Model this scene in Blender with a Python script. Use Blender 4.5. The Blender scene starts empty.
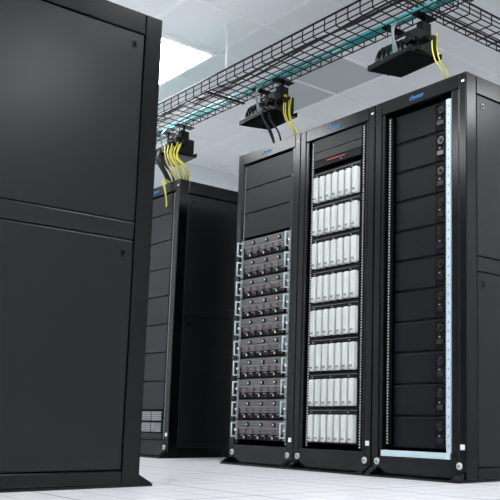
import bpy, math, random
from mathutils import Matrix, Vector
random.seed(4)
scene=bpy.context.scene
COL=bpy.context.collection

# ------------------------------------------------------------------ materials
def new_mat(name):
    m=bpy.data.materials.new(name); m.use_nodes=True
    nt=m.node_tree; b=nt.nodes['Principled BSDF']
    return m,nt,b
def mat(name,col,rough=.5,metal=0.,noise=0.,nscale=40.,bump=0.,emit=None,estr=0.,spec=None):
    m,nt,b=new_mat(name)
    b.inputs['Base Color'].default_value=(*col,1); b.inputs['Roughness'].default_value=rough
    b.inputs['Metallic'].default_value=metal
    if spec is not None: b.inputs['Specular IOR Level'].default_value=spec
    if emit: 
        b.inputs['Emission Color'].default_value=(*emit,1); b.inputs['Emission Strength'].default_value=estr
    tc=nt.nodes.new('ShaderNodeTexCoord')
    n=nt.nodes.new('ShaderNodeTexNoise'); n.inputs['Scale'].default_value=nscale; n.inputs['Detail'].default_value=4
    nt.links.new(tc.outputs['Object'],n.inputs['Vector'])
    if noise>0:
        mx=nt.nodes.new('ShaderNodeMix'); mx.data_type='RGBA'
        mx.inputs[6].default_value=tuple(c*(1-noise) for c in col)+(1,)
        mx.inputs[7].default_value=tuple(min(1,c*(1+noise)) for c in col)+(1,)
        nt.links.new(n.outputs['Fac'],mx.inputs[0]); nt.links.new(mx.outputs[2],b.inputs['Base Color'])
    if bump>0:
        bp=nt.nodes.new('ShaderNodeBump'); bp.inputs['Strength'].default_value=bump; bp.inputs['Distance'].default_value=.001
        nt.links.new(n.outputs['Fac'],bp.inputs['Height']); nt.links.new(bp.outputs[0],b.inputs['Normal'])
    return m
def mesh_mat(name,c0,c1,scale,rough=.5,metal=.0,thr=.35,spec=.5):
    """perforated sheet: regular round holes (c0) in sheet (c1), object space XZ"""
    m,nt,b=new_mat(name); b.inputs['Roughness'].default_value=rough; b.inputs['Metallic'].default_value=metal
    b.inputs['Specular IOR Level'].default_value=spec
    tc=nt.nodes.new('ShaderNodeTexCoord'); v=nt.nodes.new('ShaderNodeVectorMath'); v.operation='SCALE'; v.inputs['Scale'].default_value=scale
    fr=nt.nodes.new('ShaderNodeVectorMath'); fr.operation='FRACTION'
    sb=nt.nodes.new('ShaderNodeVectorMath'); sb.operation='SUBTRACT'; sb.inputs[1].default_value=(.5,.5,.5)
    mu=nt.nodes.new('ShaderNodeVectorMath'); mu.operation='MULTIPLY'; mu.inputs[1].default_value=(1,0,1)
    ln=nt.nodes.new('ShaderNodeVectorMath'); ln.operation='LENGTH'
    gt=nt.nodes.new('ShaderNodeMath'); gt.operation='GREATER_THAN'; gt.inputs[1].default_value=thr
    mx=nt.nodes.new('ShaderNodeMix'); mx.data_type='RGBA'; mx.inputs[6].default_value=(*c0,1); mx.inputs[7].default_value=(*c1,1)
    L=nt.links.new
    L(tc.outputs['Object'],v.inputs[0]);L(v.outputs[0],fr.inputs[0]);L(fr.outputs[0],sb.inputs[0]);L(sb.outputs[0],mu.inputs[0]);L(mu.outputs[0],ln.inputs[0])
    L(ln.outputs['Value'],gt.inputs[0]);L(gt.outputs[0],mx.inputs[0]);L(mx.outputs[2],b.inputs['Base Color'])
    return m
M_PANEL=mat('rack_side_powdercoat',(.0068,.0076,.0078),.28,noise=.15,nscale=3,spec=.22)
M_FRAME=mat('rack_frame_black',(.0022,.0025,.0028),.20,noise=.15,nscale=8,spec=.22)
M_GLOSS=mat('rack_post_gloss_black',(.003,.0033,.0036),.20,spec=.35)
M_GAP=mat('rack_gap_black',(.001,.001,.001),.9,spec=.05)
M_BLANK=mat('blanking_panel_grey',(.0045,.005,.0055),.35,noise=.1,nscale=10,spec=.18)
M_DARK=mat('server_dark_plastic',(.003,.003,.0035),.5,spec=.12)
M_MESHG=mesh_mat('server_grille',(.004,.004,.0045),(.15,.15,.155),110,.45,.3,.36)
M_MESHV=mesh_mat('vent_grille_silver',(.008,.008,.008),(.28,.29,.30),75,.45,.3,.36)
M_MESHD=mesh_mat('door_perforation',(.001,.001,.002),(.007,.008,.0095),90,.4,.1,.34,.12)
M_SILVER=mat('brushed_silver',(.72,.73,.74),.35,1.,noise=.08,nscale=60)
M_ZINC=mat('zinc_rail',(.47,.59,.64),.5,.1,noise=.08,nscale=30)
M_BLADE=mat('drive_sled_light_grey',(.54,.56,.54),.42,noise=.05,nscale=20)
M_BLADE2=mat('drive_sled_latch_grey',(.20,.205,.205),.5)
M_RED=mat('latch_maroon',(.15,.015,.018),.45)
M_REDB=mat('indicator_red',(.50,.03,.03),.4)
M_BLUE=mat('badge_blue',(.02,.16,.42),.4)
M_WHITE=mat('label_white',(.7,.7,.7),.6)
M_WIRE=mat('tray_wire_black',(.003,.003,.0035),.45,spec=.2)
M_TEAL=mat('cable_teal',(.012,.33,.35),.45)
M_YEL=mat('cable_yellow',(.62,.56,.07),.45)
M_BLKC=mat('cable_black',(.004,.004,.005),.5,spec=.3)
M_GREYC=mat('cable_grey',(.22,.23,.24),.5)
M_ROD=mat('threaded_rod_zinc',(.88,.89,.90),.5,.0)
M_CEIL=mat('ceiling_tile',(.89,.90,.90),.9,noise=.03,nscale=60,bump=.2)
M_CEIL2=mat('ceiling_vent_grey',(.55,.565,.57),.8)
M_TBAR=mat('ceiling_tbar',(.94,.945,.945),.6)
M_WALL=mat('wall_paint',(.82,.85,.88),.8,noise=.03,nscale=6)
M_LAMP=mat('troffer_lens',(.9,.9,.9),.5,emit=(.97,.995,1.),estr=21.5)
M_TRIM=mat('trim_grey',(.25,.26,.28),.6)

def floor_mat():
    m,nt,b=new_mat('raised_floor_tile')
    L=nt.links.new
    tc=nt.nodes.new('ShaderNodeTexCoord'); sep=nt.nodes.new('ShaderNodeSeparateXYZ'); L(tc.outputs['Object'],sep.inputs[0])
    def seam(out,period,w):
        a=nt.nodes.new('ShaderNodeMath');a.operation='DIVIDE';a.inputs[1].default_value=period;L(out,a.inputs[0])
        f=nt.nodes.new('ShaderNodeMath');f.operation='FRACT';L(a.outputs[0],f.inputs[0])
        c=nt.nodes.new('ShaderNodeMath');c.operation='LESS_THAN';c.inputs[1].default_value=w/period;L(f.outputs[0],c.inputs[0]);return c.outputs[0]
    def mx_(a,b_):
        k=nt.nodes.new('ShaderNodeMath');k.operation='MAXIMUM';L(a,k.inputs[0]);L(b_,k.inputs[1]);return k.outputs[0]
    big=mx_(seam(sep.outputs[0],.6,.010),seam(sep.outputs[1],.6,.010))
    sm=mx_(seam(sep.outputs[0],.15,.012),seam(sep.outputs[1],.15,.012))
    m1=nt.nodes.new('ShaderNodeMix');m1.data_type='RGBA';m1.inputs[6].default_value=(.88,.875,.91,1);m1.inputs[7].default_value=(.72,.72,.76,1);L(sm,m1.inputs[0])
    m2=nt.nodes.new('ShaderNodeMix');m2.data_type='RGBA';m2.inputs[7].default_value=(.42,.42,.46,1);L(m1.outputs[2],m2.inputs[6]);L(big,m2.inputs[0])
    L(m2.outputs[2],b.inputs['Base Color']); b.inputs['Roughness'].default_value=.22
    return m
M_FLOOR=floor_mat()

# ------------------------------------------------------------------ mesh builder
class B:
    def __init__(s): s.v=[];s.f=[];s.mi=[];s.mats=[];s.sm=[]
    def m(s,mt):
        if mt not in s.mats: s.mats.append(mt)
        return s.mats.index(mt)
    def box(s,x0,x1,y0,y1,z0,z1,mt):
        n=len(s.v)
        s.v+=[(x0,y0,z0),(x1,y0,z0),(x1,y1,z0),(x0,y1,z0),(x0,y0,z1),(x1,y0,z1),(x1,y1,z1),(x0,y1,z1)]
        k=s.m(mt)
        for q in ((0,3,2,1),(4,5,6,7),(0,1,5,4),(1,2,6,5),(2,3,7,6),(3,0,4,7)):
            s.f.append(tuple(n+i for i in q)); s.mi.append(k); s.sm.append(False)
        return s
    def prism(s,poly,axis,a0,a1,mt):
        n=len(s.v);N=len(poly);k=s.m(mt)
        for a in (a0,a1):
            for (p,q) in poly:
                s.v.append({0:(a,p,q),1:(p,a,q),2:(p,q,a)}[axis])
        s.f.append(tuple(n+i for i in range(N))[::-1]); s.mi.append(k); s.sm.append(False)
        s.f.append(tuple(n+N+i for i in range(N))); s.mi.append(k); s.sm.append(False)
        for i in range(N):
            j=(i+1)%N; s.f.append((n+i,n+j,n+N+j,n+N+i)); s.mi.append(k); s.sm.append(False)
    def cyl(s,p0,p1,r,mt,seg=6,r2=None):
        p0=Vector(p0);p1=Vector(p1);d=(p1-p0).normalized()
        a=Vector((0,0,1)) if abs(d.z)<.9 else Vector((1,0,0))
        u=d.cross(a).normalized();w=d.cross(u);n=len(s.v);k=s.m(mt);r2=r if r2 is None else r2
        for p,rr in ((p0,r),(p1,r2)):
            for i in range(seg):
                t=2*math.pi*i/seg; s.v.append(tuple(p+u*(rr*math.cos(t))+w*(rr*math.sin(t))))
        for i in range(seg):
            j=(i+1)%seg; s.f.append((n+i,n+j,n+seg+j,n+seg+i)); s.mi.append(k); s.sm.append(seg>6)
        s.f.append(tuple(n+i for i in range(seg))[::-1]);s.mi.append(k);s.sm.append(False)
        s.f.append(tuple(n+seg+i for i in range(seg)));s.mi.append(k);s.sm.append(False)
    def obj(s,name,parent=None,bevel=0):
        me=bpy.data.meshes.new(name); me.from_pydata(s.v,[],s.f)
        for mt in s.mats: me.materials.append(mt)
        me.polygons.foreach_set('material_index',s.mi); me.polygons.foreach_set('use_smooth',s.sm); 
        import bmesh
        bm=bmesh.new();bm.from_mesh(me);bmesh.ops.recalc_face_normals(bm,faces=bm.faces);bm.to_mesh(me);bm.free()
        me.update()
        o=bpy.data.objects.new(name,me); COL.objects.link(o)
        if parent: o.parent=parent
        if bevel:
            md=o.modifiers.new('bevel','BEVEL'); md.width=bevel; md.segments=2; md.limit_method='ANGLE'; md.harden_normals=False
        return o
def empty(name,loc=(0,0,0),rz=0):
    o=bpy.data.objects.new(name,None); o.empty_display_size=.1; o.location=loc; o.rotation_euler=(0,0,rz); COL.objects.link(o); return o
def tube(name,paths,r,mt,parent=None):
    cu=bpy.data.curves.new(name,'CURVE'); cu.dimensions='3D'; cu.bevel_depth=r; cu.bevel_resolution=2; cu.resolution_u=6
    for pts in paths:
        sp=cu.splines.new('BEZIER'); sp.bezier_points.add(len(pts)-1)
        for bp,p in zip(sp.bezier_points,pts):
            bp.co=p; bp.handle_left_type=bp.handle_right_type='AUTO'
    cu.materials.append(mt)
    o=bpy.data.objects.new(name,cu); COL.objects.link(o)
    if parent: o.parent=parent
    return o
def text(name,body,size,mt,loc,parent):
    cu=bpy.data.curves.new(name,'FONT'); cu.body=body; cu.size=size; cu.extrude=.0008; cu.materials.append(mt)
    cu.align_x='CENTER'; cu.offset=.0002
    o=bpy.data.objects.new(name,cu); o.rotation_euler=(math.pi/2,0,0); o.location=loc; o.parent=parent; COL.objects.link(o); return o

# ------------------------------------------------------------------ rack shell
H=2.0; D=1.0
def rack(loc,w,rz=0,foot=.06,logo=True,open_l=.07,open_r=.07,ft=.12):
    e=empty('server_rack',loc,rz)
    b=B()
    for x0,x1 in ((0,.05),(w-.05,w)):
        b.box(x0,x1,0,.078,.012,H,M_FRAME); b.box(x0,x1,D-.08,D,.012,H,M_FRAME)
    for x0,x1 in ((.0,.03),(w-.03,w)):
        b.box(x0,x1,.078,D-.08,1.905,H,M_FRAME); b.box(x0,x1,.078,D-.08,.012,.066,M_FRAME)
    b.box(.05,w-.05,0,.06,1.925,H,M_FRAME)
    b.box(.05,w-.05,0,.06,.012,ft,M_FRAME)
    b.box(.03,w-.03,.078,D-.08,1.97,1.995,M_FRAME)
    b.box(.05,w-.05,D-.03,D,.05,H,M_PANEL)
    b.box(.03,w-.03,.08,D-.08,.04,.06,M_FRAME)
    if open_l>.05: b.box(.0505,open_l,.004,.05,ft,1.925,M_FRAME)
    if open_r>.05: b.box(w-open_r,w-.0505,.004,.05,ft,1.925,M_FRAME)
    b.obj('frame',e,.005)
    g=B()
    for s in (0,1):
        def bx(x0,x1,*a):
            if s: x0,x1=w-x1,w-x0
            g.box(x0,x1,*a)
        bx(.012,.016,.078,D-.08,.066,1.905,M_GAP)
    g.obj('panel_backing',e)
    p=B()
    for s in (0,1):
        def bx(x0,x1,*a):
            if s: x0,x1=w-x1,w-x0
            p.box(x0,x1,*a)
        for z0,z1 in ((.071,1.000),(1.006,1.078),(1.083,1.900)):
            bx(.002,.012,.083,D-.085,z0,z1,M_PANEL)
    p.obj('side_panels',e,.003)
    q=B()
    for s in (0,1):
        def bx(x0,x1,*a):
            if s: x0,x1=w-x1,w-x0
            q.box(x0,x1,*a)
        for z in (.93,1.835):
            for y in (.115,D-.14):
                bx(-.001,.002,y,y+.022,z,z+.028,M_GLOSS); bx(-.0015,-.001,y+.006,y+.016,z+.006,z+.022,M_GAP)
    q.obj('panel_latches',e)
    f=B()
    f.box(-.0,w,-foot,D,0,.011,M_FRAME)
    f.prism([(-foot,.011),(-foot,.014),(0,.05),(0,.011)],0,.01,.05,M_FRAME)
    f.prism([(-foot,.011),(-foot,.014),(0,.05),(0,.011)],0,w-.05,w-.01,M_FRAME)
    for x in (.045,w-.045):
        f.cyl((x,0,.075),(x,-.006,.075),.017,M_BLADE,16); f.cyl((x,-.006,.075),(x,-.012,.075),.007,M_BLADE2,6)
    f.obj('base_plate',e)
    l=B(); l.box(w-.042,w-.014,-.001,0,.15,.175,M_WHITE); l.box(w-.03,w-.012,-.001,0,1.95,1.960,M_WHITE)
    l.obj('asset_labels',e)
    if logo: text('badge','cluster',.038,M_BLUE,(w*.48,-.0012,1.950),e)
    return e
def rails(e,w,xl,xr,y,z0,z1,mt=M_BLANK):
    b=B()
    for x in (xl,xr):
        b.box(x-.011,x+.011,y,y+.02,z0,z1,mt)
        n=int((z1-z0)/.0445)
        for i in range(n):
            for k in (.008,.024,.038):
                z=z0+i*.0445+k
                b.box(x-.0038,x+.0038,y-.0008,y,z-.003,z+.003,M_BLADE)
    b.obj('mounting_rails',e)

W=.6543; W3=.6463
# ---- rack with rack-mount servers
x1=-W3-2*W
r1=rack((x1,0,0),W-.004,open_l=.058,open_r=.075)
b=B()
z=1.43
for i in range(3):
    b.box(.075,.565,.012,.04,z+.003,z+.158,M_BLANK); z+=.163
b.obj('blanking_panels',r1,.002)
rails(r1,W,.066,.564,.014,.13,1.92)
hu=.127
for i in range(10):
    z=.15+i*hu
    b=B()
    b.box(.08,.55,.02,.75,z+.002,z+hu-.002,M_DARK)
    b.box(.082,.548,.008,.02,z+.082,z+hu-.006,M_MESHG)
    b.box(.082,.548,.009,.02,z+.073,z+.079,M_BLADE2)
    for k in range(6):
        xx=.10+k*.0725
        b.box(xx,xx+.066,.006,.02,z+.040,z+.070,M_MESHG); b.box(xx,xx+.066,.006,.02,z+.007,z+.036,M_DARK)
        b.box(xx+.004,xx+.014,.003,.006,z+.046,z+.060,M_RED)
        b.box(xx+.022,xx+.050,.004,.006,z+.027,z+.032,M_BLADE2)
        b.box(xx+.050,xx+.060,.003,.006,z+.011,z+.023,M_RED if k%2 else M_BLADE)
    for xx in (.19,.33,.46):
        b.cyl((xx,.008,z+.096),(xx,.0,z+.096),.012,M_DARK,12); b.cyl((xx,.0,z+.096),(xx,-.003,z+.096),.006,M_BLADE,8)
    b.box(.40,.415,.006,.008,z+.092,z+.099,M_REDB)
    for xx in (.066,.564):
        b.box(xx-.014,xx+.014,.006,.012,z+.004,z+hu-.004,M_BLADE2)
        b.cyl((xx,.006,z+.022),(xx,-.028,z+.022),.0045,M_ZINC,8); b.cyl((xx,.006,z+.105),(xx,-.028,z+.105),.0045,M_ZINC,8)
        b.cyl((xx,-.028,z+.018),(xx,-.028,z+.109),.0045,M_ZINC,8)
        b.cyl((xx,.006,z+.063),(xx,-.004,z+.063),.007,M_SILVER,10)
    b.obj('rack_server_%d'%(i+1),r1)

# ---- rack with drive shelves
x2=-W3-W
r2=rack((x2,0,0),W-.004,open_l=.075,open_r=.075)
rails(r2,W,.105,.548,.014,.13,1.92)
b=B()
b.box(.12,.533,.012,.05,1.845,1.92,M_BLANK); b.box(.12,.533,.012,.05,1.795,1.842,M_BLANK)
b.box(.12,.533,.008,.4,1.748,1.790,M_DARK); b.box(.24,.40,.004,.008,1.774,1.779,M_REDB); b.box(.36,.372,.004,.008,1.758,1.766,M_BLUE)
b.obj('switch_and_blanks',r2,.001)
for i in range(8):
    z=.155+i*.1965
    b=B()
    b.box(.12,.533,.03,.6,z-.004,z+.188,M_DARK)
    b.box(.12,.533,.012,.03,z+.156,z+.188,M_DARK)
    b.box(.13,.523,.010,.012,z+.177,z+.179,M_BLADE2)
    b.box(.12,.1295,.012,.03,z,z+.150,M_DARK); b.box(.5235,.533,.012,.03,z,z+.150,M_DARK)
    b.box(.12,.533,.012,.03,z-.004,z+.002,M_DARK)
    for xx in (.14,.30,.45): b.box(xx,xx+.012,.010,.012,z+.164,z+.170,M_BLADE2)
    b.obj('drive_shelf_%d'%(i+1),r2)
    b=B(); p=.394/7
    for k in range(7):
        xx=.1295+k*p
        b.box(xx+.0085,xx+p-.0085,-.012,.03,z+.004,z+.154,M_BLADE)
    b.obj('drive_sleds_%d'%(i+1),r2,.009)
    b=B()
    for k in range(7):
        xx=.1295+k*p
        b.box(xx+.017,xx+p-.017,-.014,-.012,z+.018,z+.030,M_BLADE2)
    b.obj('sled_latches_%d'%(i+1),r2)

# ---- cabinet with open front and zinc trim
r3=rack((-W3,0,0),W3,open_l=.072,open_r=.10,ft=.10)
rails(r3,W3,.096,.50,.02,.16,1.90)
b=B()
b.box(.519,.544,-.002,.06,.105,1.885,M_ZINC)
for i in range(38):
    z=.16+i*.0455; b.box(.528,.536,-.0028,-.002,z,z+.012,M_TRIM)
b.box(.075,.544,-.004,.03,.103,.132,M_ZINC)
b.obj('zinc_trim',r3,.001)
for i in range(11):
    z=.145+i*.1605
    b=B()
    b.box(.110,.489,.055,.7,z+.002,z+.158,M_DARK)
    b.box(.114,.405,.047,.055,z+.008,z+.150,M_MESHD)
    b.box(.112,.487,.046,.055,z+.151,z+.156,M_BLANK)
    b.box(.412,.486,.044,.055,z+.008,z+.148,M_DARK)
    b.cyl((.448,.044,z+.110),(.448,.034,z+.110),.022,M_GLOSS,16); b.cyl((.448,.034,z+.110),(.448,.030,z+.110),.010,M_BLANK,12)
    b.box(.425,.470,.030,.044,z+.030,z+.055,M_GLOSS); b.box(.440,.452,.028,.030,z+.062,z+.070,M_BLADE2)
    b.obj('node_chassis_%d'%(i+1),r3,.001)

# ---- far cabinet
x4=-2.7019-W
r4=rack((x4,0,0),W)
rails(r4,W,.085,.569,.014,.13,1.92)
b=B()
z=.335
while z<1.9:
    b.box(.10,.554,.010,.04,z+.003,min(z+.20,1.915),M_BLANK); z+=.205
b.box(.10,.554,.012,.04,.125,.168,M_BLANK)
for i in range(2):
    z0=.17+i*.08
    b.box(.10,.554,.012,.6,z0+.002,z0+.078,M_DARK)
    for k in range(6):
        b.box(.108+k*.0735,.108+k*.0735+.066,.004,.012,z0+.008,z0+.072,M_MESHV); b.box(.112+k*.0735,.112+k*.0735+.05,.002,.004,z0+.056,z0+.062,M_BLADE2)
b.obj('servers_and_blanks',r4,.001)

# ---- near cabinet across the aisle (faces the row)
r5=rack((-.5758,-1.3571,0),W,rz=math.pi)
b=B()
b.box(.06,W-.06,.01,.03,.125,1.92,M_MESHD); b.box(W-.10,W-.08,-.012,.01,.95,1.12,M_SILVER)
b.obj('perforated_door',r5,.001)

# ------------------------------------------------------------------ wire basket trays
def basket(name,x0,x1,half,z0,hgt,origin,rz,rodz,rods,step=.1):
    e=empty(name,origin,rz); b=B(); r=.0040
    n=int(2*half/.05)
    for i in range(n+1):
        y=-half+i*2*half/n; b.cyl((x0,y,z0),(x1,y,z0),r,M_WIRE,5)
    for y in (-half,half):
        b.cyl((x0,y,z0+hgt*.5),(x1,y,z0+hgt*.5),r,M_WIRE,5); b.cyl((x0,y,z0+hgt),(x1,y,z0+hgt),r*1.6,M_WIRE,6)
    x=x0+.02
    while x<x1:
        b.cyl((x,-half,z0-r),(x,half,z0-r),r,M_WIRE,5)
        for y in (-half,half): b.cyl((x,y,z0-r),(x,y,z0+hgt),r,M_WIRE,5)
        x+=step
    b.obj('wire_mesh',e)
    s=B()
    for x in rods:
        s.cyl((x,0,z0-.012),(x,0,rodz),.009,M_ROD,8)
        s.box(x-.012,x+.012,-half-.005,half+.005,z0-.016,z0-.008,M_WIRE)
    s.obj('hanger_rods',e)
    return e
CZ=3.0
tr=basket('cable_tray',-5.15,4.3,.155,2.48,.075,(0,.012,0),0,CZ-.001,(-4.6,-3.4,-2.17,-.10,1.3,2.8,4.0))
tr2=basket('cable_tray',.0,2.9,.10,2.60,.06,(-.47,.05,0),math.pi/2,CZ-.001,(1.2,2.4))
paths=[]
for k in range(5):
    yy=.07+.013*k; pts=[]
    x=-5.1
    while x<4.2:
        pts.append((x,yy+random.uniform(-.010,.010),2.495+.008*(k%3)+random.uniform(0,.012))); x+=.35
    paths.append(pts)
tube('teal_cables',paths,.0075,M_TEAL,tr)
paths=[]
for k in range(3):
    yy=-.10+.025*k; x=-5.1; pts=[]
    while x<4.2:
        pts.append((x,yy+random.uniform(-.02,.02),2.492+random.uniform(0,.01))); x+=.4
    paths.append(pts)
tube('black_cables',paths,.006,M_BLKC,tr)

# ------------------------------------------------------------------ drop-out units
def dropout(x):
    e=empty('cable_dropout',(x,.09,2.215)); b=B()
    # shallow tapered pan
    b.prism([(-.22,-.09),(.14,-.12),(.18,.09),(-.15,.11)],2,0,.010,M_FRAME)
    b.prism([(-.22,-.09),(.14,-.12),(.142,-.11),(-.215,-.08)],2,.010,.030,M_FRAME)
    b.prism([(-.15,.11),(.18,.09),(.18,.08),(-.15,.10)],2,.010,.030,M_FRAME)
    # corrugated hump
    for i in range(7):
        t=-.15+i*.036
        for a in range(8):
            a0=math.pi*a/8;a1=math.pi*(a+1)/8
            b.cyl((t,.085*math.cos(a0),.012+.125*math.sin(a0)),(t,.085*math.cos(a1),.012+.125*math.sin(a1)),.012,M_GLOSS,6)
    b.box(-.155,.085,-.06,.06,.010,.105,M_DARK)
    # junction box with connectors
    b.box(.10,.165,-.085,.07,.010,.13,M_GLOSS); b.cyl((.13,-.085,.07),(.13,-.125,.07),.024,M_FRAME,12)
    b.cyl((.165,-.03,.08),(.205,-.03,.08),.020,M_FRAME,12)
    b.box(.11,.155,-.04,.03,.13,.19,M_FRAME)
    # front clip with hook on the left
    b.box(-.20,-.165,-.06,.06,.010,.055,M_FRAME)
    for xx in (-.10,.13):
        b.box(xx-.012,xx+.012,-.004,.004,.03,.235,M_FRAME); b.box(xx-.03,xx+.03,-.07,.07,.226,.235,M_FRAME)
    b.cyl((-.10,0,.18),(.13,0,.18),.010,M_FRAME,8)
    b.obj('bracket_body',e,.002)
    g=[]
    for k in range(4):
        g.append([(-.02+.01*k,-.05,.240),(-.01+.01*k,-.10,.20),(.0+.01*k,-.11-.008*k,.12),(-.01+.01*k,-.09,.04)])
    tube('teal_pigtail',g[:1],.005,M_TEAL,e); tube('grey_pigtail',g[1:],.005,M_GREYC,e)
    return e
for x in (-.50,-1.75,-2.96): dropout(x)

def fall(name,x,n,mt,r,spread,yoff=0.,ztop=2.26):
    P=[]
    for k in range(n):
        dx=random.uniform(-spread,spread); dy=random.uniform(-.03,.03)
        P.append([(x+dx,.0+dy+yoff,ztop),(x+dx*.6+.05,-.03+dy+yoff,2.17),(x+.07+dx,.02+dy+yoff,2.08),(x+.02+dx*.4,.10+dy+yoff,2.0)])
    return tube(name,P,r,mt)
fall('yellow_patch_cables',-1.58,4,M_YEL,.0035,.04,.1,2.34)
fall('yellow_patch_cables',-.32,2,M_YEL,.0035,.02,.1,2.34)
fall('yellow_patch_cables',-2.84,12,M_YEL,.004,.10,0,2.28)
fall('black_power_cables',-3.0,5,M_BLKC,.008,.08)
fall('black_power_cables',-1.68,3,M_BLKC,.006,.06)
P=[]
for k in range(4):
    o=.012*k
    P.append([(-2.92+o,.05,2.01),(-2.90+o,-.03,2.015),(-2.88+o,-.025-.004*k,1.95),(-2.86+o*.5,-.018,1.88-.015*k),(-2.89,.004,1.82)])
tube('front_patch_cables',P,.0028,M_YEL)

# ------------------------------------------------------------------ room
X0,X1,Y0,Y1=-5.2,4.5,-5.0,3.2
B().box(X0-.1,X1+.1,Y0-.1,Y1+.1,-.1,0,M_FLOOR).obj('floor')
B().box(X0-.1,X1+.1,Y0-.1,Y1+.1,CZ,CZ+.1,M_CEIL).obj('ceiling')
B().box(X0-.1,X0,Y0,Y1,0,CZ,M_WALL).obj('wall_left')
B().box(X1,X1+.1,Y0,Y1,0,CZ,M_WALL).obj('wall_right')
B().box(X0-.1,X1+.1,Y1,Y1+.1,0,CZ,M_WALL).obj('wall_back')
B().box(X0-.1,X1+.1,Y0-.1,Y0,0,CZ,M_WALL).obj('wall_front')
B().box(X0,X0+.012,Y0,Y1,0,.1,M_TRIM).obj('baseboard_left')
B().box(X0,X1,Y1-.012,Y1,0,.1,M_TRIM).obj('baseboard_back')
b=B()
gx=[X0+.2+.6*i for i in range(20) if X0+.2+.6*i<X1]
gy=[-4.6+.6*i for i in range(20) if -4.6+.6*i<Y1]
for x in gx: b.box(x-.012,x+.012,Y0,Y1,CZ-.006,CZ,M_TBAR)
for y in gy: b.box(X0,X1,y-.012,y+.012,CZ-.0055,CZ,M_TBAR)
b.obj('trim_1')
v=B()
import bisect
def cell(x,y): return bisect.bisect(gx,x)-1,bisect.bisect(gy,y)-1
def vent(ix,iy):
    x=gx[ix];y=gy[iy]
    v.box(x+.02,x+.58,y+.02,y+.58,CZ-.004,CZ-.001,M_CEIL2)
for (x,y) in ((-2.6,1.1),(-3.2,1.1)): vent(*cell(x,y))
v.obj('ceiling_vent')
def troffer(x0,x1,y0,y1):
    t=B(); t.box(x0,x1,y0,y1,CZ-.03,CZ-.0005,M_TBAR); t.box(x0+.03,x1-.03,y0+.03,y1-.03,CZ-.034,CZ-.030,M_LAMP); t.obj('ceiling_and_fill_light')
for (x,y) in ((-3.2,-.1),(.4,-.7),(2.8,-.7),(.4,-3.1),(2.8,-3.7),(-2.6,-3.1),(2.2,2.3),(-3.8,-1.9)):  # only the first is in view; the unseen rest are added as fill
    troffer(x-.6,x+.6,y-.3,y+.3)

# ------------------------------------------------------------------ world, camera
w=bpy.data.worlds.new('World'); scene.world=w; w.use_nodes=True
w.node_tree.nodes['Background'].inputs[0].default_value=(.5,.55,.6,1); w.node_tree.nodes['Background'].inputs[1].default_value=.3
ya,pi_,ro=.8299,.1453,.0154
f=Vector((-math.sin(ya)*math.cos(pi_),math.cos(ya)*math.cos(pi_),math.sin(pi_)))
r0=Vector((math.cos(ya),math.sin(ya),0)); u0=r0.cross(f); c,s=math.cos(ro),math.sin(ro)
r=c*r0+s*u0; u=-s*r0+c*u0
cam=bpy.data.cameras.new('camera'); co=bpy.data.objects.new('camera',cam); COL.objects.link(co)
co.matrix_world=Matrix(((r.x,u.x,-f.x,2.6154),(r.y,u.y,-f.y,-3.0903),(r.z,u.z,-f.z,.2755),(0,0,0,1)))
cam.sensor_width=36; cam.lens=36*853.28/500; cam.shift_x=-(358.51-250)/500; cam.shift_y=(296.35-250)/500; cam.clip_start=.05
scene.camera=co
scene.view_settings.view_transform='Standard'
scene.view_settings.look='None'
scene.view_settings.exposure=0.0
